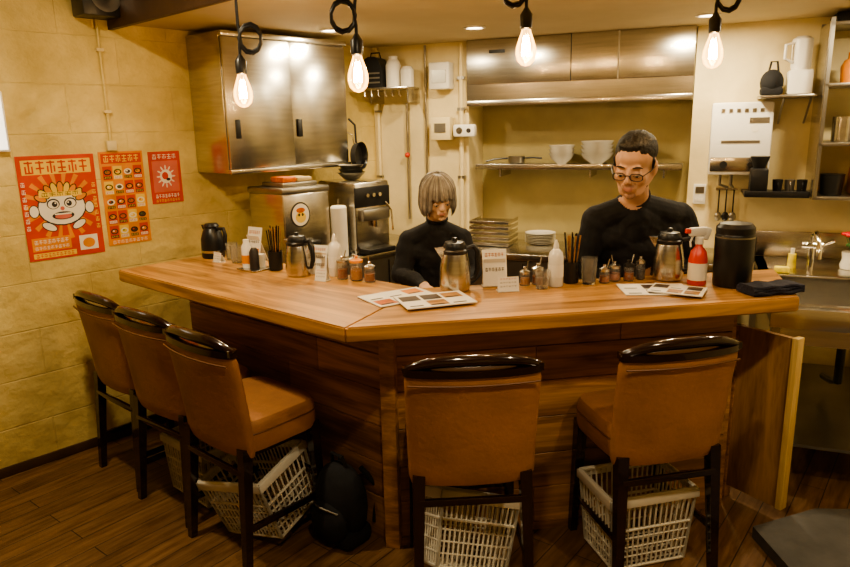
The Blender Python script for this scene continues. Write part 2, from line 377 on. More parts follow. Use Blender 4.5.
# ------------------------------------------------------------ posters on left wall
b=B(); x0,x1,z0,z1=.28,.64,1.04,1.545
b.bx(x0,x1,-.004,-.001,z0,z1,red)
cx,cz=.46,1.30
for i in range(18):
    a=2*math.pi*i/18; 
    q=[(cx+.03*math.cos(a),-.0045,cz+.03*math.sin(a)),(cx+.17*math.cos(a-.07),-.0045,cz+.17*math.sin(a-.07)),(cx+.17*math.cos(a+.07),-.0045,cz+.17*math.sin(a+.07))]
    b.raw(q,[[0,1,2]],orange)
b.rect(x0+.02,x1-.02,1.455,1.525,-.005,yellow); b.glyphs(x0+.03,1.46,.30,.06,6,-.0056,red)
b.disc(cx,cz-.01,.115,.09,-.005,printb); b.disc(cx,cz-.01,.109,.084,-.0054,printw)
for i in range(9):
    a=R(25+i*16); b.disc(cx+.105*math.cos(a),cz+.088*math.sin(a),.032,.018,-.0057,printb,rot=a); b.disc(cx+.105*math.cos(a),cz+.088*math.sin(a),.027,.013,-.006,(orange,yellow)[i%2],rot=a)
b.rect(cx-.10,cx+.10,cz+.045,cz+.068,-.0062,yellow); b.glyphs(cx-.09,cz+.048,.18,.018,5,-.0065,printb)
for sx in (-1,1):
    b.disc(cx+sx*.040,cz+.010,.030,.026,-.0062,printb); b.disc(cx+sx*.040,cz+.008,.025,.021,-.0065,printw); b.disc(cx+sx*.034,cz+.008,.013,.014,-.0068,printb); b.disc(cx+sx*.030,cz+.013,.004,.004,-.007,printw)
    b.disc(cx+sx*.13,cz-.02,.024,.032,-.0060,printb); b.disc(cx+sx*.13,cz-.02,.020,.028,-.0062,printw); b.disc(cx+sx*.07,cz-.10,.038,.02,-.006,printb,rot=sx*.5); b.disc(cx+sx*.07,cz-.10,.034,.016,-.0062,printw,rot=sx*.5)
b.disc(cx,cz-.015,.010,.010,-.0066,pink); b.disc(cx,cz-.050,.052,.020,-.0066,printb); b.disc(cx,cz-.054,.040,.012,-.0069,pink); b.rect(cx-.04,cx+.04,cz-.045,cz-.038,-.007,printw)
b.rect(x0+.02,x0+.20,1.085,1.15,-.005,orange); b.glyphs(x0+.03,1.12,.16,.02,8,-.0056,printw); b.glyphs(x0+.03,1.092,.16,.016,9,-.0056,printw)
b.rect(x1-.12,x1-.03,1.065,1.14,-.0052,printw); b.disc(x1-.075,1.10,.03,.025,-.0058,orange)
b.rect(x0+.02,x1-.14,1.05,1.075,-.005,yellow); b.glyphs(x0+.03,1.053,.18,.018,10,-.0056,red)
for i in range(7): b.glyphs(x0+.006,1.19+i*.035,.022,.022,1,-.0056,printw); b.glyphs(x1-.028,1.17+i*.035,.022,.022,1,-.0056,yellow)
b.finish('mascot_poster',FL,recalc=False)
b=B(); x0,x1,z0,z1=.665,.895,1.045,1.55
b.bx(x0,x1,-.004,-.001,z0+.02,z1,orange); b.rect(x0+.01,x1-.01,1.49,1.54,-.005,red); b.glyphs(x0+.02,1.497,.19,.035,6,-.0056,yellow)
for i in range(4):
    for j in range(5):
        xx=x0+.012+i*.053; zz=1.10+j*.077
        b.rect(xx,xx+.047,zz,zz+.068,-.005,(red,yellow,orange,red)[(i+j*3)%4])
        b.disc(xx+.0235,zz+.038,.020,.015,-.0055,(brownT,printw,printb)[(i+2*j)%3]); b.disc(xx+.0235,zz+.038,.013,.009,-.006,(sauce,yellow,brownT,orange)[(i+3*j)%4]); b.disc(xx+.019,zz+.041,.005,.004,-.0063,(printw,green,red)[(i+j)%3]); b.rect(xx+.004,xx+.043,zz+.004,zz+.018,-.0058,(printb,printw)[(i+j)%2]); b.glyphs(xx+.006,zz+.006,.035,.010,4,-.0062,(yellow,red)[(i+j)%2])
b.glyphs(x0+.02,1.072,.19,.018,9,-.0056,printw)
b.finish('topping_menu_poster',FL,recalc=False)
b=B(); x0,x1,z0,z1=.925,1.105,1.26,1.54
b.bx(x0,x1,-.004,-.001,z0,z1,red); b.rect(x0+.015,x1-.015,z0+.06,z1-.05,-.005,pink); cx=(x0+x1)/2; cz=1.405
for i in range(12):
    a=2*math.pi*i/12; b.disc(cx+.042*math.cos(a),cz+.05*math.sin(a),.012,.004,-.0058,printw,rot=a)
b.disc(cx,cz,.034,.038,-.0056,printw); b.disc(cx-.005,cz+.004,.018,.02,-.006,red); b.disc(cx+.012,cz-.016,.012,.008,-.0062,printb); b.glyphs(x0+.02,z1-.04,.14,.026,5,-.0056,printw); b.glyphs(x0+.02,z0+.03,.14,.02,8,-.0056,printw); b.glyphs(x0+.02,z0+.008,.14,.014,9,-.0056,yellow)
b.finish('event_poster',FL,recalc=False)
b=B(); b.bx(-.25,.262,-.035,-.001,1.57,1.84,white,.004); b.bx(-.24,.252,-.037,-.034,1.58,1.83,noticeM); b.glyphs(-.20,1.76,.40,.04,8,-.0385,printb); b.glyphs(-.20,1.66,.40,.04,8,-.0385,printb); b.finish('glowing_notice',FL,recalc=False)  # white wall notice, its brightness added as glow in the face material
b=B(); b.bx(.62,.84,-.16,-.02,2.19,2.40,black,.01); b.bx(.68,.76,-.02,0,2.25,2.33,steelD); b.lathe([(.07,0),(.072,.006),(.055,.008),(.03,.0)],(.73,-.161,2.28),steelD,rot=(R(90),0,0)); b.finish('wall_speaker',FL)
# ------------------------------------------------------------ steel wall cabinet
b=B(); b.bx(1.21,2.06,-.33,0,1.415,2.15,steel,.004)
b.bx(1.215,1.64,-.350,-.334,1.44,2.12,steel,.003); b.bx(1.62,2.055,-.340,-.328,1.44,2.12,steel,.003)
b.bx(1.21,2.06,-.356,-.325,1.412,1.438,steel,.003); b.bx(1.21,2.06,-.356,-.325,2.122,2.15,steel,.003)
for x in (1.26,1.67): b.bx(x,x+.03,-.357,-.349,1.60,1.70,black,.003)
b.finish('steel_wall_cabinet',FL)
b=B(); b.tube([(2.08,-.30,1.62),(2.10,-.33,1.60),(2.12,-.33,1.52)],.005,steel); b.lathe([(.02,0),(.075,.0),(.085,.035),(.088,.036),(.078,-.004),(.02,-.004)],(2.13,-.33,1.47),black,rot=(R(90),0,R(20))); b.tube([(2.13,-.33,1.55),(2.125,-.33,1.66),(2.10,-.30,1.70)],.007,black)
b.finish('hanging_pan',FL)
b=B(); b.bx(1.22,2.55,-.62,-.01,.05,.86,steelD); b.bx(1.20,2.57,-.64,-.005,.86,.90,steel,.004)
for x in (1.65,2.1): b.bx(x,x+.006,-.625,-.618,.08,.84,black)
b.finish('steel_workbench',FL)
b=B(); X,Y=1.55,-.40
b.bx(X-.16,X+.16,Y-.15,Y+.18,.905,1.30,steel,.012); b.bx(X-.165,X+.165,Y-.155,Y+.185,1.295,1.33,steelD,.008)
b.disc(X-.05,1.18,.066,.07,Y-.1525,printb,28); b.disc(X-.05,1.18,.058,.062,Y-.1535,printw,28); b.disc(X-.05,1.165,.036,.030,Y-.1545,yellow); b.disc(X-.062,1.18,.007,.008,Y-.1555,printb); b.disc(X-.038,1.18,.007,.008,Y-.1555,printb); b.disc(X-.05,1.205,.03,.014,Y-.1552,sauce)
b.bx(X-.05,X+.05,Y-.20,Y-.15,.98,1.03,black,.006); b.cyl((X,Y-.18,.98),(X,Y-.18,.94),.012,mat=chrome); b.bx(X-.1,X+.1,Y-.22,Y-.15,.905,.925,steelD,.004)
b.bx(X-.12,X+.12,Y-.10,Y+.10,1.33,1.355,steelD,.006); b.bx(X-.10,X-.01,Y-.08,Y+.04,1.356,1.385,sauce,.006); b.bx(X+.0,X+.10,Y-.08,Y+.06,1.356,1.38,M('plastic_tub',(.5,.38,.2),.5),.006)
b.finish('beer_dispenser',FL)
b=B(); X,Y=2.0,-.44
b.bx(X-.14,X+.14,Y-.16,Y+.18,.905,1.33,steel,.012); b.bx(X-.142,X+.142,Y-.165,Y-.155,1.18,1.30,black,.004); b.bx(X-.11,X+.11,Y-.20,Y-.155,1.10,1.17,steelD,.01)
for i in (-1,0,1): b.lathe([(.012,0),(.012,.012)],(X+i*.05,Y-.166,1.25),chrome,12,rot=(R(90),0,0))
b.bx(X-.11,X+.11,Y-.24,Y-.15,.905,.935,black,.004); b.cyl((X,Y-.18,1.10),(X,Y-.18,1.06),.02,mat=chrome)
b.tube([(X+.10,Y-.17,1.20),(X+.11,Y-.21,1.15),(X+.11,Y-.22,1.03)],.006,chrome)
b.finish('espresso_machine',FL)
b=B()
for i,r in enumerate((.085,.08,.075)): b.lathe([(.03,0),(.045,.004),(r,.045),(r+.003,.047),(r-.004,.045),(.04,.008),(.001,.006)],(2.0,-.42,1.332+i*.022),steelD)
b.finish('bowl_stack',FL)
b=B(); b.lathe([(.045,0),(.048,.01),(.048,.29),(.040,.30),(.012,.302)],(1.775,-.55,.902),paper); b.lathe([(.06,0),(.06,.008),(.01,.009)],(1.775,-.55,.900),steel); b.cyl((1.775,-.55,1.2),(1.775,-.55,1.24),.006,mat=steel); b.finish('paper_towel_roll',FL)
# ------------------------------------------------------------ hood, shelf, recess
b=B(); b.bx(.705,2.095,-.06,.31,1.90,2.178,steel,.004)
b.loft([[(.705,-.06,1.90),(2.095,-.06,1.90),(2.095,.31,1.90),(.705,.31,1.90)],[(.705,-.05,1.79),(2.095,-.05,1.79),(2.095,.31,1.79),(.705,.31,1.79)]],steel)
b.bx(.705,2.095,-.06,-.03,1.765,1.80,steel,.004); b.bx(1.38,1.384,-.064,-.058,1.90,2.178,black)
b.bx(.86,.96,-.066,-.058,2.09,2.11,black); b.bx(1.66,1.67,-.062,-.058,1.9,2.178,steelD)
for x in (1.0,1.6): b.bx(x-.18,x+.18,.02,.27,1.785,1.792,steelD)
b.finish('range_hood',FB)
b=B(); b.bx(.74,2.06,.02,.315,1.36,1.378,steelD,.003); b.bx(.74,2.06,.015,.025,1.35,1.385,steel,.002)
for x in (.9,1.5,1.95): b.bx(x,x+.012,.04,.31,1.30,1.36,steel)
b.finish('steel_shelf',FB)
def bowls(x,y,z,r,n,name='ramen_bowl_stack',F=FB,mat=whiteC):
    b=B()
    for i in range(n): b.lathe([(r*.38,0),(r*.42,.008),(r*.8,.035),(r,.07),(r+.003,.072),(r-.005,.07),(r*.78,.038),(r*.3,.012),(.001,.01)],(x,y,z+i*.026),mat)
    b.finish(name,F)
bowls(1.30,.15,1.379,.085,3); bowls(1.53,.15,1.379,.105,4); bowls(1.80,.15,1.379,.10,3)
b=B(); b.lathe([(.04,0),(.055,.01),(.058,.05),(.052,.052),(.05,.012),(.001,.01)],(1.0,.12,1.38),steelD); b.tube([(1.05,.12,1.42),(1.12,.10,1.425),(1.18,.09,1.42)],.006,black); b.tube([(.95,.12,1.42),(.86,.09,1.415),(.80,.07,1.40)],.006,black); b.finish('saucepan',FB)
b=B(); b.bx(.72,2.38,-.50,-.01,.05,.84,steelD); b.bx(.71,2.39,-.52,-.005,.84,.88,steel,.004); b.bx(.72,2.08,.0,.31,.84,.88,steel)
for x in (1.2,1.8): b.bx(x,x+.006,-.505,-.498,.08,.82,black)
b.finish('steel_back_bench',FB)
b=B()
for i in range(5): 
    b.bx(.80,1.06,-.30,-.06,.885+i*.035,.89+i*.035,steel,.002); b.bx(.80,1.06,-.31,-.30,.885+i*.035,.905+i*.035,steel,.002)
    b.bx(.80,.805,-.30,-.06,.885+i*.035,.905+i*.035,steel); b.bx(1.055,1.06,-.30,-.06,.885+i*.035,.905+i*.035,steel)
b.finish('tray_stack',FB)
b=B()
for i in range(7): b.lathe([(.05,0),(.09,.006),(.10,.012),(.095,.010),(.001,.005)],(1.22,-.10,.881+i*.010),whiteC,28)
b.finish('plate_stack',FB)
b=B(); b.tube([(.04,-.02,2.17),(.04,-.02,1.45),(.04,-.02,.9)],.012,wallB); b.tube([(.26,-.02,1.80),(.26,-.02,1.25),(.26,-.02,1.0)],.010,steelD); b.tube([(.655,-.02,2.17),(.655,-.02,1.2),(.655,-.02,.9)],.016,wallB); b.tube([(.40,-.02,2.17),(.40,-.02,1.95),(.40,-.02,1.3)],.008,steelD)
for z in (1.3,1.75,1.95): b.box((.655,-.02,z),(.05,.03,.02),steelD); b.box((.04,-.02,z),(.04,.03,.015),steelD)
b.ell((.26,-.035,1.45),(.018,.02,.018),red); b.finish('wall_pipes',FB)
b=B(); b.bx(.0,.36,-.24,-.035,1.885,1.90,steel,.003); b.bx(.07,.08,-.2,0,1.80,1.885,steel); b.bx(.34,.35,-.2,0,1.80,1.885,steel)
for i in range(6): b.tube([(.04+i*.05,-.22,1.885),(.04+i*.05,-.22,1.85),(.055+i*.05,-.22,1.84)],.003,steel)
b.finish('wall_shelf',FB)
b=B(); X=.08; b.loft([[(X-.075*k,-.19-.0*k,z),(X+.075*k,-.19,z),(X+.075*k,-.06,z),(X-.075*k,-.06,z)] for z,k in ((1.902,1),(2.03,.95),(2.09,.6),(2.10,.3))],black); b.tube([(X-.04,-.12,2.09),(X-.03,-.12,2.13),(X+.03,-.12,2.13),(X+.04,-.12,2.09)],.005,black)
for i in range(3): b.bx(X-.06,X+.06,-.195,-.19,1.93+i*.03,1.94+i*.03,steelD)
b.finish('black_lantern',FB)
b=B(); b.lathe([(.05,0),(.052,.14),(.04,.17),(.03,.18),(.03,.2),(.001,.2)],(.21,-.12,1.902),white); b.lathe([(.045,0),(.045,.11),(.03,.13),(.001,.135)],(.31,-.12,1.902),whiteC); b.finish('storage_canisters',FB)
b=B(); b.bx(.46,.60,-.11,-.001,1.88,2.05,white,.008); b.bx(.48,.58,-.114,-.108,1.92,2.0,steelD); b.finish('junction_box',FB)
b=B(); b.bx(.62,.77,-.10,-.04,1.57,1.65,white,.012); b.disc(.665,1.61,.022,.022,-.1005,printb); b.disc(.665,1.61,.018,.018,-.101,steel); b.disc(.73,1.61,.016,.016,-.1005,printb); b.finish('gas_meter_switch',FB)
b=B(); b.bx(.46,.60,-.10,-.001,1.55,1.70,wallB,.008) ; b.bx(.49,.57,-.104,-.099,1.60,1.66,steelD); b.finish('fuse_box',FB)
# ------------------------------------------------------------ right wall section
b=B(); X,Z=2.365,1.535
b.bx(X-.16,X+.16,-.15,-.001,Z-.20,Z+.205,white,.014); b.bx(X-.10,X+.10,-.153,-.148,Z-.02,Z-.005,steelD)
for i in range(6): b.bx(X-.11+i*.04,X-.09+i*.04,-.153,-.148,Z+.15,Z+.17,steelD)
b.disc(X+.07,Z+.06,.02,.02,-.1515,printw); b.bx(X+.04,X+.14,-.153,-.149,Z+.09,Z+.12,steelD)
b.bx(X-.15,X+.15,-.154,-.15,Z-.18,Z-.10,steel,.004); b.cyl((X-.08,-.15,Z-.14),(X-.08,-.175,Z-.14),.02,mat=black); b.cyl((X+.06,-.15,Z-.14),(X+.06,-.175,Z-.14),.015,mat=black)
for dx in (-.09,-.03): b.tube([(X+dx,-.08,Z-.2),(X+dx,-.08,Z-.26),(X+dx*.5,-.05,Z-.28)],.009,steelD)
b.finish('water_heater',FB)
b=B(); b.bx(2.135,2.205,-.02,-.001,1.15,1.27,white,.004); b.bx(2.145,2.195,-.022,-.019,1.215,1.255,steelD); 
for i in range(3): b.bx(2.145+i*.018,2.156+i*.018,-.023,-.019,1.17,1.185,printw)
b.finish('heater_remote',FB)
b=B(); b.bx(2.44,2.71,-.26,0,1.755,1.77,steelD,.003); b.tube([(2.56,-.005,1.62),(2.56,-.22,1.755)],.006,steelD); b.tube([(2.69,-.005,1.62),(2.69,-.22,1.755)],.006,steelD); b.finish('bracket_shelf',FB)
b=B(); b.lathe([(.045,0),(.05,.02),(.052,.15),(.05,.16),(.03,.175),(.001,.178)],(2.635,-.12,1.90),white); b.tube([(2.59,-.15,1.94),(2.55,-.17,1.96),(2.55,-.17,2.03),(2.59,-.15,2.04)],.008,white); b.bx(2.575,2.695,-.19,-.05,1.772,1.90,white,.012); b.finish('juicer',FB)
b=B(); b.ell((2.50,-.13,1.84),(.06,.07,.07),blackc); b.box((2.50,-.13,1.795),(.11,.12,.045),blackc,bev=.015); b.tube([(2.48,-.13,1.89),(2.49,-.13,1.95),(2.52,-.13,1.95),(2.53,-.13,1.89)],.006,black); b.finish('black_pouch',FB)
b=B()
for x in (2.73,3.20):
    for y in (-.33,-.02): b.bx(x,x+.02,y,y+.02,1.22,2.14,steelD)
for z in (1.22,1.50,1.80,2.10): b.bx(2.73,3.22,-.33,-.003,z,z+.018,steelD,.002)
b.bx(2.727,2.733,-.33,-.003,1.22,2.12,steel)
b.lathe([(.04,0),(.045,.08),(.03,.11),(.015,.12),(.015,.15),(.001,.15)],(2.85,-.25,1.82),orange); b.lathe([(.035,0),(.035,.1),(.012,.13),(.012,.17),(.001,.17)],(2.93,-.25,1.82),M('bottle_green',(.04,.12,.05),.2)); b.lathe([(.05,0),(.05,.13),(.001,.13)],(2.85,-.22,1.52),steel); b.bx(2.92,3.10,-.3,-.1,1.52,1.66,white,.01); b.lathe([(.05,0),(.06,.11),(.001,.11)],(2.83,-.22,1.24),black); b.bx(2.92,3.15,-.3,-.1,1.24,1.38,orange,.01); b.bx(2.76,3.0,-.28,-.06,2.118,2.17,blackc,.01)
b.finish('steel_rack',FB)
b=B(); b.bx(2.40,2.72,-.30,0,1.225,1.243,black,.003); b.bx(2.40,2.72,-.305,-.295,1.225,1.26,black,.003); b.finish('black_shelf',FB)
b=B(); X=2.47; b.bx(X-.045,X+.045,-.28,-.17,1.246,1.38,black,.01); b.lathe([(.03,0),(.05,.06),(.05,.065),(.001,.066)],(X,-.225,1.38),black); b.finish('coffee_grinder',FB)
for i,(dx,mm) in enumerate(((2.57,black),(2.63,steelD),(2.69,black))):
    b=B(); b.lathe([(.022,0),(.027,.07),(.024,.068),(.02,.006),(.001,.005)],(dx,-.2,1.246),mm); b.tube([(dx,-.225,1.30),(dx,-.24,1.29),(dx,-.238,1.27),(dx,-.224,1.262)],.003,mm); b.finish('mug',FB)
b=B()
for i,dx in enumerate((2.28,2.32,2.36)):
    b.tube([(dx,-.03,1.24),(dx,-.03,1.10)],.004,black); b.ell((dx,-.03,1.08),(.02,.012,.028),(steelD,black,steelD)[i])
b.bx(2.26,2.38,-.02,0,1.235,1.25,steel); b.finish('hanging_ladles',FB)
# sink
b=B(); x0,x1,y0,y1=2.49,3.15,-1.265,-.02
b.bx(x0,x1,y0,-1.16,.82,.85,steel,.004); b.bx(x0,x1,-.55,y1,.82,.85,steel,.004); b.bx(x0,x0+.06,y0,y1,.82,.85,steel,.004); b.bx(x1-.1,x1,y0,y1,.82,.85,steel,.004)
b.bx(x0+.05,x1-.09,-1.17,-.54,.66,.67,steel); b.bx(x0+.045,x0+.055,-1.17,-.54,.66,.84,steel); b.bx(x1-.105,x1-.095,-1.17,-.54,.66,.84,steel); b.bx(x0+.05,x1-.1,-1.175,-1.165,.66,.84,steel); b.bx(x0+.05,x1-.1,-.55,-.54,.66,.84,steel); b.lathe([(.04,0),(.04,.004),(.02,.003)],(2.8,-.85,.671),black)
b.bx(x0,x1,y0-.004,y0+.006,.76,.85,steel,.002)
for x in (x0+.01,x1-.05):
    for y in (y0+.01,y1-.05): b.bx(x,x+.035,y,y+.035,0,.82,steelD)
b.bx(x0+.02,x1-.02,y0+.03,y1-.03,.20,.215,steelD); b.bx(x0,x1,-.02,-.004,.85,1.0,steel,.003)
b.tube([(2.85,-.86,.66),(2.85,-.86,.40),(2.85,-.7,.35),(2.85,-.5,.30)],.02,black)
b.finish('kitchen_sink',FB)
b=B(); b.cyl((2.74,-.42,.85),(2.74,-.42,1.0),.016,mat=chrome); b.tube([(2.74,-.42,1.0),(2.74,-.44,1.05),(2.74,-.52,1.07),(2.74,-.62,1.05),(2.74,-.66,1.0),(2.74,-.66,.96)],.013,chrome,10); b.cyl((2.69,-.42,.99),(2.79,-.42,.99),.02,mat=chrome); b.tube([(2.79,-.42,.99),(2.84,-.44,1.02)],.008,chrome); b.finish('sink_faucet',FB)
b=B(); b.box((2.60,-.50,.868),(.07,.045,.03),sponge,bev=.006); b.cyl((2.66,-.36,.851),(2.66,-.36,.93),.022,.020,sponge); b.cyl((2.66,-.36,.93),(2.66,-.36,.96),.01,mat=white); b.finish('dish_sponge',FB)
b=B()
b.lathe([(.05,0),(.055,.02),(.045,.05),(.05,.09),(.001,.09)],(2.95,-.30,.852),whiteC)
for i in range(9):
    a=i*2.4; r=.02+.006*i; x,y=2.95+r*math.cos(a),-.30+r*math.sin(a); z=1.02+.02*(i%3)
    b.tube([(2.95,-.30,.93),(x,y,z)],.002,green); 
    for k in range(5): b.ell((x+.01*math.cos(k*1.26),y+.01*math.sin(k*1.26),z),(.011,.011,.008),flowR,n=8)
    b.ell(((x+2.95)/2,(y-.30)/2,.98),(.014,.005,.01),green,n=8)
b.finish('flower_vase',FB)
b=B(); b.box((3.02,-1.283,.62),(.20,.012,.34),M('towel_white',(.6,.56,.48),.95,var=.1,bump=.5,bsc=80),bev=.005); b.tube([(2.85,-1.29,.78),(3.14,-1.29,.78)],.006,steel); b.finish('dish_towel',FB)
# ------------------------------------------------------------ counter items
def kettle(x,y,s=1,rz=0,h=.20):
    b=B(); b.T=Matrix.Scale(s,4)
    b.lathe([(.052,0),(.058,.004),(.062,.03),(.060,.09),(.050,.145),(.048,.15)],(0,0,0),steel,32)
    b.lathe([(.050,0),(.051,.012),(.046,.018),(.046,.03),(.038,.045),(.012,.05),(.010,.062),(.001,.064)],(0,0,.148),black,28)
    b.loft([[(.040+dx,dy,z) for dx,dy in ((0,-.018*k),(.022*k+ex,-.006*k),(.022*k+ex,.006*k),(0,.018*k))] for z,k,ex in ((.125,.5,0),(.15,1,.006),(.172,1.1,.016))],steel)
    b.tube([(-.046,0,.165),(-.075,0,.172),(-.092,0,.150),(-.092,0,.08),(-.080,0,.045),(-.058,0,.04)],[.008,.010,.011,.011,.009,.007],black,10)
    return b.finish('steel_water_pitcher',((x,y,1.0005),rz))
kettle(-.57,3.015,.93,R(150)); kettle(.121,2.665,1.02,R(190)); kettle(1.017,2.78,1.03,R(150))
b=B(); b.lathe([(.055,0),(.06,.01),(.058,.10),(.045,.14),(.035,.155),(.040,.165),(.03,.178),(.001,.18)],(0,0,0),black,28); b.tube([(-.04,0,.15),(-.085,0,.155),(-.095,0,.12),(-.085,0,.05),(-.056,0,.03)],.010,black,10); b.loft([[(.03,-.014,.135),(.06,-.005,.145),(.06,.005,.145),(.03,.014,.135)],[(.03,-.016,.165),(.068,-.006,.168),(.068,.006,.168),(.03,.016,.165)]],black); b.lathe([(.0605,0),(.0605,.012)],(0,0,.03),steel,28); b.finish('thermal_jug',((-1.10,3.50,1.0005),R(150)))
def card(name,x,y,w,h,rz,lines=3,col=None):
    b=B(); b.box((0,0,h/2+.004),(w,.002,h),paper,rot=(R(-12),0,0)); b.box((0,.02,h*.4),(w*.9,.002,h*.82),paper,rot=(R(22),0,0)); b.bx(-w/2,w/2,-.01,.03,0,.004,white)
    b.T=Matrix.Translation((0,0,h/2+.004))@Matrix.Rotation(R(-12),4,'X')
    for i in range(lines): b.glyphs(-w*.4,h*.30-i*h*.8/lines,w*.8,h*.10,6,-.0016,brownT if i else sauce)
    if col: b.rect(-w*.42,w*.42,-h*.45,-h*.12,-.0015,col)
    return b.finish(name,((x,y,1.0008),rz),recalc=False)
card('price_card',-1.04,3.36,.055,.045,R(-35)); card('price_card',-.45,2.88,.06,.05,R(-30)); card('price_card',.33,2.62,.085,.055,R(8))
card('menu_card',.285,2.71,.10,.15,R(6),2); card('menu_card',-.85,3.355,.10,.17,R(-35),3,orange); card('menu_card',-.475,3.02,.08,.13,R(-25),3)
def glassjar(x,y,r,h,fill,name='condiment_jar',lid=steel,spoon=True):
    b=B(); b.lathe([(r*.85,0),(r,.004),(r,h),(r*.94,h),(r*.94,.006),(.001,.005)],(0,0,0),glass,20); b.lathe([(r*.9,.007),(r*.9,h*.6),(.001,h*.6)],(0,0,0),fill,20)
    b.lathe([(r*1.04,0),(r*1.04,.01),(r*.4,.016),(.006,.018),(.008,.028),(.001,.03)],(0,0,h),lid,20)
    if spoon: b.tube([(r*.3,0,h),(r*.9,0,h+.05)],.0025,steel)
    b.finish(name,((x,y,1.0008),random.random()*3))
glassjar(-.36,2.91,.024,.075,sauce); glassjar(-.295,2.88,.028,.08,orange,lid=orange); glassjar(-.31,2.945,.024,.075,orange); glassjar(-.235,2.845,.024,.06,sauce,lid=steel)
glassjar(.79,2.77,.026,.055,M('ginger',(.75,.3,.2),.6)); glassjar(.85,2.765,.022,.06,sauce,lid=black); glassjar(.74,2.735,.022,.05,sauce); glassjar(.905,2.79,.020,.07,printb,spoon=False)
glassjar(.465,2.735,.025,.06,sauce,lid=steel); glassjar(.41,2.72,.022,.05,orange)
def sticks(x,y):
    b=B(); b.lathe([(.028,0),(.032,.003),(.034,.09),(.031,.09),(.028,.006),(.001,.005)],(0,0,0),black,20)
    for i in range(16):
        a=i*2.4; r=.004+.0013*i; b.tube([(r*math.cos(a)*.7,r*math.sin(a)*.7,.01),(r*math.cos(a)*1.7,r*math.sin(a)*1.7,.19+.008*(i%3))],[.0022,.0032],(black,wb[2],darkW)[i%3],6)
    b.finish('chopstick_holder',((x,y,1.0008),0))
sticks(.605,2.755); sticks(-.70,3.14)
def rollb(x,y,name='dressing_bottle'):
    b=B(); b.lathe([(.028,0),(.031,.006),(.031,.12),(.026,.14),(.012,.155),(.011,.17),(.004,.19),(.001,.191)],(0,0,0),whiteC,22); b.lathe([(.0314,0),(.0314,.05)],(0,0,.04),paper,22); b.finish(name,((x,y,1.0008),0))
rollb(.532,2.70); rollb(-.40,2.985)
def glas(x,y,h=.085,r=.032):
    b=B(); b.lathe([(r*.8,0),(r*.82,.002),(r,h),(r-.003,h),(r*.78,.008),(.001,.007)],(0,0,0),glass,20); b.finish('drinking_glass',((x,y,1.0008),0))
glas(.675,2.73,.11,.034); glas(-.935,3.34); glas(-.985,3.43); glas(.47,2.66,.075,.03)
b=B(); b.lathe([(.024,0),(.024,.10),(.014,.12),(.014,.135),(.001,.136)],(0,0,.008),white); b.lathe([(.0245,0),(.0245,.04)],(0,0,.03),orange); b.lathe([(.022,0),(.022,.08),(.012,.1),(.001,.102)],(.055,0,.008),printb); b.lathe([(.025,0),(.025,.06),(.001,.06)],(.03,.05,.008),whiteC); b.box((.03,.02,.004),(.13,.12,.006),steel,bev=.002); b.finish('condiment_caddy',((-.84,3.17,1.0005),R(-40)))
b=B(); b.lathe([(.034,0),(.037,.006),(.037,.10),(.030,.135),(.014,.155),(.013,.17)],(0,0,0),pinkb,24); b.lathe([(.0375,0),(.0375,.07)],(0,0,.02),printw,24); b.lathe([(.016,0),(.016,.025),(.012,.03)],(0,0,.165),white,16)
b.box((-.01,0,.215),(.075,.022,.035),white,bev=.006); b.box((-.055,0,.22),(.022,.016,.018),pinkb,bev=.003); b.tube([(-.03,0,.20),(-.042,0,.175),(-.038,0,.155)],.004,white); b.box((.03,0,.205),(.03,.02,.05),white,rot=(0,R(20),0),bev=.006)
b.finish('spray_bottle',((1.10,2.68,1.0008),R(15)))
b=B(); b.lathe([(.068,0),(.072,.008),(.074,.20),(.070,.21),(.072,.215),(.072,.235),(.06,.25),(.02,.256),(.001,.257)],(0,0,0),black,32); b.lathe([(.0745,0),(.0745,.006)],(0,0,.195),steelD,32); b.tube([(.07,0,.19),(.10,0,.185),(.10,0,.09),(.072,0,.08)],.009,black); b.finish('insulated_server',((1.228,2.65,1.0008),R(20)))
b=B()
for k in range(3):
    rs=[]
    for i in range(13):
        x=-.11+.22*i/12; z=.006+.010*k+.003*math.sin(i*1.3+k); w=.05-.004*k+.004*math.sin(i*.9+k*2)
        rs.append([(x,-w,z-.006),(x,w,z-.006),(x,w+.003,z),(x,w,z+.006),(x,-w,z+.006),(x,-w-.003,z)])
    b.loft(rs,towelM)
b.finish('folded_towel',((1.32,2.52,1.004),R(12)))
def mag(x,y,w,d,rz,z,seed,name='menu_booklet'):
    rnd=random.Random(seed); b=B(); b.box((0,0,.003),(w,d,.005),paper,bev=.001,seg=1)
    for i in range(3):
        for j in range(2):
            mm=rnd.choice([orange,sauce,brownT,paper,printw,wb[1],paper]); b.recth(-w*.46+i*w*.31,-w*.46+i*w*.31+w*.27,-d*.44+j*d*.45,-d*.44+j*d*.45+d*.38,.0058,mm)
            b.recth(-w*.44+i*w*.31,-w*.40+i*w*.31+w*.15,-d*.42+j*d*.45,-d*.42+j*d*.45+d*.06,.0062,printb)
    b.finish(name,((x,y,z),rz),recalc=False)
mag(-.10,2.56,.27,.19,R(32),1.001,1); mag(.035,2.475,.27,.19,R(18),1.008,5); mag(.90,2.59,.26,.18,R(-4),1.001,9); mag(.975,2.55,.20,.15,R(-30),1.008,12)
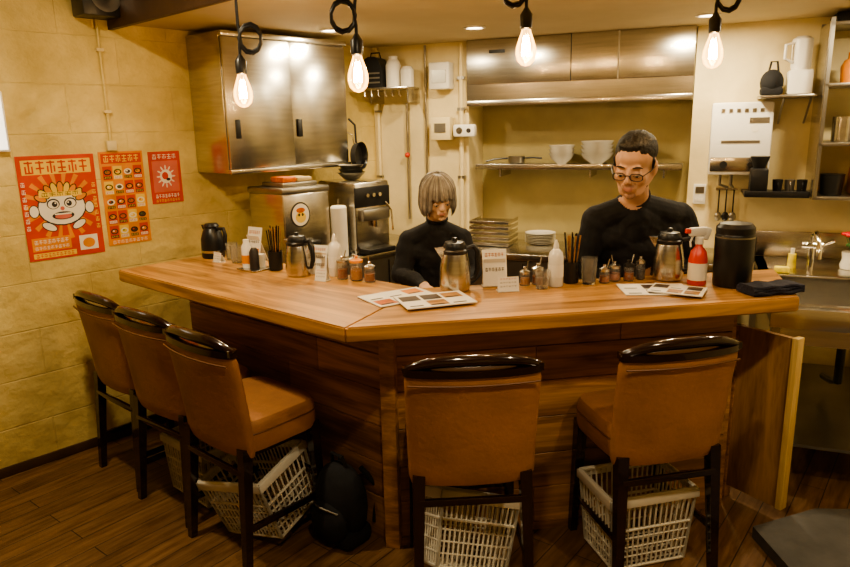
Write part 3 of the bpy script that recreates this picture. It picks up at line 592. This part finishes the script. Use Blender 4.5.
# ------------------------------------------------------------ pendants
def pendant(x,y,z,top,side):
    b=B(); b.lathe([(.001,-.070),(.016,-.066),(.030,-.052),(.036,-.03),(.035,-.008),(.027,.018),(.018,.042),(.015,.054)],(0,0,0),bulbG,24,caps=False)
    for k in range(6):
        a=k*math.pi/3; c,s_=math.cos(a),math.sin(a)
        b.tube([(.006*c,.006*s_,.03),(.011*c,.011*s_,0),(.012*c,.012*s_,-.035)],.0028,filM,6)
    b.cyl((0,0,.054),(0,0,-.03),.003,.002,steelD,8)
    b.lathe([(.016,.052),(.021,.056),(.022,.10),(.014,.112),(.006,.125)],(0,0,0),black,20)
    zt=top-z; z0=.17; r=.035; pts=[(0,0,.12),(0,0,.15)]
    for k in range(1,22):
        a=2*math.pi*k/11
        pts.append((side*(r-r*math.cos(a))*1.2,.010*k/22-.005,z0+r*math.sin(a)*1.5+.02*k/22))
    pts+=[(0,0,z0+.06),(0,.0,zt-.01)]
    b.tube(pts,.006,black,8); b.lathe([(.05,0),(.045,-.02),(.01,-.03)],(0,0,zt-.001),black,24)
    b.finish('pendant_lamp',((x,y,z),0))
pendant(-.68,2.70,1.80,2.5,1); pendant(-.216,2.45,1.835,2.18,-1); pendant(.37,2.50,1.915,2.18,-1); pendant(1.067,2.60,1.90,2.18,1)
# ------------------------------------------------------------ downlights
def down(x,y,z,e,col=(1,.82,.53),size=.11):
    b=B(); b.lathe([(.062,0),(.062,-.006),(.048,-.008),(.045,.0)],(0,0,0),white,28,caps=False); b.lathe([(.045,-.002),(.001,-.002)],(0,0,0),lampM,28,caps=False); b.finish('ceiling_downlight',((x,y,z-.001),0))
    l=bpy.data.lights.new('downlight_beam','AREA'); l.shape='DISK'; l.size=size; l.energy=e; l.color=col
    o=bpy.data.objects.new('downlight_beam',l); o.location=(x,y,z-.02); bpy.context.collection.objects.link(o)
down(-.50,4.02,2.18,14); down(.308,4.03,2.18,14); down(1.5,3.75,2.18,16); down(2.1,3.05,2.18,16)
down(-1.25,2.3,2.5,25); down(.1,1.0,2.5,17); down(1.35,1.2,2.5,16)
# ------------------------------------------------------------ people
def remesh(b,vox,it=3):
    ob=bpy.data.objects.new('tmp',b.mesh('tmp')); bpy.context.collection.objects.link(ob)
    m=ob.modifiers.new('r','REMESH'); m.mode='VOXEL'; m.voxel_size=vox
    s=ob.modifiers.new('s','SMOOTH'); s.factor=.5; s.iterations=it
    dg=bpy.context.evaluated_depsgraph_get(); me=bpy.data.meshes.new_from_object(ob.evaluated_get(dg))
    bpy.data.objects.remove(ob); return me
def add_head(b,H,fem):
    b.T=H; g=.93 if fem else 1
    b.ell((0,.018,.036),(.074,.093,.082),n=28)
    b.ell((0,-.020,-.012),(.061*g,.066,.080),n=28)
    b.ell((0,-.030,-.064),(.046*g,.046,.040),n=20)
    b.ell((0,-.062,-.090),(.021*g,.018,.017))
    b.ell((0,-.042,.044),(.050,.034,.036),n=20)
    for s in (-1,1):
        b.ell((s*.036*g,-.053,-.022),(.025,.022,.027)); b.ell((s*.027,-.074,.0265),(.024,.009,.006))
        b.cap((s*.056*g,.004,-.036),.017,(s*.026*g,-.048,-.082),.018)
        b.ell((s*.075,.014,-.004),(.008,.018,.031),rot=(R(-12),0,R(-18*s))); b.ell((s*.010,-.095,-.026),(.0075,.009,.0065))
        b.ell((s*.030,-.0725,.0035),(.0150,.0115,.0100))
    b.cap((0,-.080,.018),.0065,(0,-.103,-.020),.0095)
    b.ell((0,-.077,-.052),(.031*g,.014,.022))
    b.ell((0,-.088,-.0535),(.018,.007,.0045)); b.ell((0,-.086,-.0625),(.016,.008,.0052))
    b.T=Matrix.Identity(4)
def add_hand(b,w,d,nrm,side,curl=1.0,s=1.0):
    w=Vector(w); x=Vector(d).normalized(); z=Vector(nrm); z=(z-x*z.dot(x)).normalized(); y=z.cross(x)
    b.T=Matrix.Translation(w)@Matrix((x,y,z)).transposed().to_4x4()@Matrix.Scale(s,4)
    for yy,L in ((.030,.070),(.010,.078),(-.010,.072),(-.029,.056)):
        b.cap((0,yy*.5,0),.016,(.082,yy,0),.0115)
        p=Vector((.084,yy,0)); a=0
        for f,da in ((.45,22),(.31,34),(.24,28)):
            a+=R(da)*curl; q=p+Vector((math.cos(a),0,-math.sin(a)))*L*f; b.cap(p,.0088,q,.0078); p=q
    b.cap((.012,side*.015,-.004),.016,(.045,side*.042,-.012),.012); b.cap((.045,side*.042,-.012),.011,(.072,side*.050,-.026),.0095); b.cap((.072,side*.050,-.026),.0095,(.092,side*.042,-.038),.008)
    b.T=Matrix.Identity(4)
def figure(name,H,fem,neck,shL,shR,elL,elR,wrL,wrR,hdL,hdR,chest,belly,pelvis,knees,ankles,k=1.0,skin=None,loc_cloth=blackc):
    root=empty(name)
    b=B(); add_head(b,H,fem)
    hb=H@Vector((0,.030,-.060)); neck=Vector(neck); b.cap(hb,.050*k,neck,.056*k)
    shL=Vector(shL); shR=Vector(shR); chest=Vector(chest); belly=Vector(belly); pelvis=Vector(pelvis)
    for s in (shL,shR):
        b.cap(neck-Vector((0,0,.03)),.056*k,s,.062*k); b.cap(chest,.115*k,s+(chest-s)*.35+Vector((0,0,-.02)),.090*k)
        b.cap(neck-Vector((0,-.0,.06)),.06*k,chest.lerp(s,.45),.10*k)
    wd=(shR-shL).length/2; mid=(chest+belly)/2
    b.ell(neck.lerp(chest,.5),(wd*.62,.098*k,.13*k),n=24)
    b.ell(chest,(wd*.95,.125*k,.16*k),n=24); b.ell(mid,(wd*.94,.138*k,.21*k),n=24); b.ell(belly,(wd*.92,.134*k,.20*k),n=24); b.ell(pelvis,(wd*.90,.125*k,.14*k),n=24)
    HD=[]
    for sh,el,wr,hd,sd in ((shL,elL,wrL,hdL,-1),(shR,elR,wrR,hdR,1)):
        wr=Vector(wr); dh=(Vector(hd)-wr).normalized(); HD.append((wr,dh))
        b.cap(sh,.066*k,el,.055*k); b.cap(el,.054*k,wr,.038*k); b.cap(wr,.028*k,wr+dh*.03,.023*k)
        add_hand(b,wr+dh*.02,dh,(0.1*sd,-.1,1),-sd,1.1,.98*k)
    for s,kn,an in ((-1,knees[0],ankles[0]),(1,knees[1],ankles[1])):
        hip=pelvis+Vector((s*.085*k,0,-.05)); b.cap(hip,.092*k,kn,.062*k); b.cap(kn,.060*k,an,.042*k)
        an=Vector(an); b.cap(an+Vector((0,.03,-.035)),.042,an+Vector((0,-.13,-.045)),.036)
    me=remesh(b,.005,2)
    Hi=H.inverted(); sk=skin or skinM
    for m in (loc_cloth,sk,denim,black,stub,lipM): me.materials.append(m)
    def inhand(c):
        for wr,dh in HD:
            q=c-wr; t=q.dot(dh)
            if .012<t<.24 and (q-dh*t).length<.085: return True
        return False
    cos=[v.co.copy() for v in me.vertices]; nor=[Vector(n.vector) for n in me.vertex_normals]
    for i,c in enumerate(cos):
        if c.z<neck.z-.03 and (Hi@c).length>.16 and not inhand(c):
            f=noise.noise(Vector((c.x*9+c.z*5,c.y*9,c.z*15)))+.6*noise.noise(Vector((c.x*22,c.y*20,c.z*24+c.x*14)))
            cos[i]=c+nor[i]*.010*f*min(1,(neck.z-.03-c.z)*12)
    me.vertices.foreach_set('co',[x for c in cos for x in c]); me.update()
    ax=(hb-neck).normalized(); mi=[]
    for p in me.polygons:
        c=p.center; l=Hi@c; i=0
        if c.z<.075: i=3
        elif c.z<pelvis.z-.02: i=2
        dn=(c-neck).dot(ax)
        isneck=dn>.014*k and ((c-neck)-ax*dn).length<.075 and (c-neck).length<.2
        if (l.z>-.118 and abs(l.x)<.1 and abs(l.y-.01)<.13 and (l.z>-.06 or l.y<-.03)) or isneck:
            i=1
            if abs(l.x)<.017 and l.y<-.088 and -.068<l.z<-.049: i=5
            elif not fem and l.y<-.04 and ((l.z<-.078 and abs(l.x)<.024) or (abs(l.x)<.022 and -.048<l.z<-.041)): i=4
        elif inhand(c) and c.z>.5: i=1
        mi.append(i)
    me.polygons.foreach_set('material_index',mi); me.polygons.foreach_set('use_smooth',[True]*len(mi))
    o=bpy.data.objects.new('body',me); bpy.context.collection.objects.link(o); o.parent=root
    b=B(); w=ax.orthogonal().normalized(); u=ax.cross(w)
    b.tube([neck+ax*.016*k+(w*math.cos(a)+u*math.sin(a))*.057*k for a in [2*math.pi*i/28 for i in range(28)]],.0065,loc_cloth,8,True); b.finish('collar',None,root)
    b=B(); b.T=H
    for s in (-1,1):
        b.ell((s*.030,-.0765,-.0045),(.0125,.0085,.0050),printw); b.ell((s*.030,-.0835,-.0055),(.0052,.0025,.0040),printb)
        b.tube([(s*.045,-.0775,-.002),(s*.037,-.0850,-.0010),(s*.027,-.0862,-.0010),(s*.016,-.081,-.004)],.0013,hairB,6)
        b.tube([(s*.050,-.076,.026),(s*.040,-.083,.0325),(s*.028,-.086,.032),(s*.014,-.085,.027)],[.0015,.0026,.003,.002],hairB if not fem else hairG3,6)
    b.T=Matrix.Identity(4); b.finish('eyes',None,root)
    return root
def mat_head(p,yaw,pitch,roll,s): return Matrix.Translation(p)@Matrix.Rotation(R(yaw),4,'Z')@Matrix.Rotation(R(roll),4,'Y')@Matrix.Rotation(R(pitch),4,'X')@Matrix.Scale(s,4)
def hairblob(name,H,parts,mat,root,vox=.0045,amp=.003,it=2):
    b=B(); b.T=H
    for t in parts:
        if t[0]=='e': b.ell(t[1],t[2],rot=t[3] if len(t)>3 else (0,0,0),n=28)
        else: b.cap(t[1],t[2],t[3],t[4])
    me=remesh(b,vox,it); me.materials.append(mat); Hi=H.inverted()
    cos=[v.co.copy() for v in me.vertices]; nor=[Vector(n.vector) for n in me.vertex_normals]
    for i,c in enumerate(cos):
        l=Hi@c
        cos[i]=c+nor[i]*amp*(noise.noise(Vector((l.x*60,l.y*14,l.z*14)))+.6*noise.noise(Vector((l.x*150,l.y*30,l.z*30))))
    me.vertices.foreach_set('co',[x for c in cos for x in c]); me.update()
    me.polygons.foreach_set('use_smooth',[True]*len(me.polygons))
    o=bpy.data.objects.new(name,me); bpy.context.collection.objects.link(o); o.parent=root; return o
Hm=mat_head((.868,2.82,1.465),-30,17,3,1.07)
man=figure('man',Hm,False,(.925,2.965,1.325),(.770,3.01,1.225),(1.160,3.07,1.225),(.715,3.04,1.01),(1.235,3.07,1.01),(.80,3.0,.93),(1.06,3.01,.93),(.86,2.90,.90),(.98,2.92,.90),(.955,3.08,1.12),(.965,3.18,.98),(.97,3.22,.86),((.87,3.20,.47),(1.06,3.20,.47)),((.86,3.26,.085),(1.08,3.26,.085)))
hairblob('hair',Hm,[('e',(0,.030,.057),(.0785,.093,.076)),('e',(-.006,-.014,.100),(.054,.046,.020),(R(10),0,0)),('e',(0,.07,.0),(.064,.052,.07)),('c',(-.073,-.006,.035),.008,(-.072,-.008,.0),.004),('c',(.073,-.006,.035),.008,(.072,-.008,.0),.004)],hairB,man,amp=.0035)
b=B(); b.T=Hm
for s in (-1,1):
    pts=[]
    for i in range(20):
        a=2*math.pi*i/20; ca,sa=math.cos(a),math.sin(a); x=.023*math.copysign(abs(ca)**.7,ca); z=.014*math.copysign(abs(sa)**.7,sa)
        pts.append((s*.032+x,-.098+.10*abs(s*.032+x)**1.6,-.003+z))
    b.tube(pts,.0019,black,6,True); b.tube([(s*.055,-.093,.003),(s*.073,-.05,.008),(s*.079,.01,.008)],.0019,black,6)
b.tube([(-.009,-.098,.001),(0,-.101,.004),(.009,-.098,.001)],.0018,black,6); b.T=Matrix.Identity(4); b.finish('glasses',None,man)
Hw=mat_head((.070,3.19,1.315),12,18,-4,.86)
wom=figure('woman',Hw,True,(.064,3.255,1.20),(-.07,3.30,1.10),(.185,3.33,1.10),(-.115,3.25,.94),(.235,3.28,.94),(-.01,3.04,.93),(.15,3.06,.93),(.05,2.93,.91),(.12,2.95,.91),(.06,3.33,1.03),(.065,3.38,.91),(.07,3.40,.82),((-.02,3.36,.45),(.15,3.36,.45)),((-.02,3.42,.085),(.15,3.42,.085)),.84,skinW)
# bob haircut: layered tapered locks over a cap
def hp(a,z,off=0):
    if z>.032: q=min(1,(z-.032)/.104); k=math.sqrt(max(0,1-q*q))
    else: k=1+.05*math.sin(min(1,(.032-z)/.13)*3.14)-.08*max(0,(-.05-z)/.05)
    return Vector(((.084+off)*k*math.sin(a),.018-(.098+off)*k*math.cos(a),z+off*.5*(z>.03)))
b=B(); b.T=Hw
b.ell((0,.026,.044),(.083,.094,.088),hairG3,n=28); b.ell((0,.05,-.02),(.078,.068,.072),hairG3,n=24)
rnd=random.Random(7)
for layer in range(2):
    n=78
    for i in range(n):
        a=2*math.pi*(i+.5*layer+rnd.uniform(-.2,.2))/n; d=abs(math.degrees((a+math.pi)%(2*math.pi)-math.pi))
        if d<36: ze=.024+rnd.uniform(-.006,.006)+.004*math.sin(d)
        elif d<50: ze=-.030-(d-36)*.003+rnd.uniform(-.008,.008)
        else: ze=-.088+rnd.uniform(-.010,.010)
        off=.002+.006*layer+rnd.uniform(0,.003); tw=rnd.uniform(-.10,.10); pts=[];rr=[]
        m=11
        for j in range(m):
            t=j/(m-1)
            if t<.45: ph=t/.45*math.pi/2; z=.032+.103*math.cos(ph)
            else: z=.032+(ze-.032)*(t-.45)/.55
            p=hp(a+tw*t,z,off)
            if d<50 and z<.05: p.y-=.004
            pts.append(p); rr.append(.0072*min(1,.35+t*2.2)*(1 if t<.8 else 1-.75*(t-.8)/.2))
        b.tube(pts,rr,(hairG,hairG2,hairG,hairG3)[rnd.randrange(4)],6)
b.T=Matrix.Identity(4); b.finish('hair',None,wom,angle=180)
# ------------------------------------------------------------ world + camera
w=bpy.data.worlds.new('World'); bpy.context.scene.world=w; w.use_nodes=True
w.node_tree.nodes['Background'].inputs[0].default_value=(1,.8,.55,1); w.node_tree.nodes['Background'].inputs[1].default_value=.1
cam=bpy.data.cameras.new('Camera'); cam.sensor_width=36; cam.lens=680/850*36; cam.clip_start=.05
co=bpy.data.objects.new('Camera',cam); bpy.context.collection.objects.link(co)
Mx=Matrix.Translation((0,0,1.65))@Matrix.Rotation(R(90-13.1),4,'X')@Matrix.Rotation(R(-1.2),4,'Z')
co.matrix_world=Mx; bpy.context.scene.camera=co
bpy.context.scene.view_settings.look='AgX - Medium High Contrast'
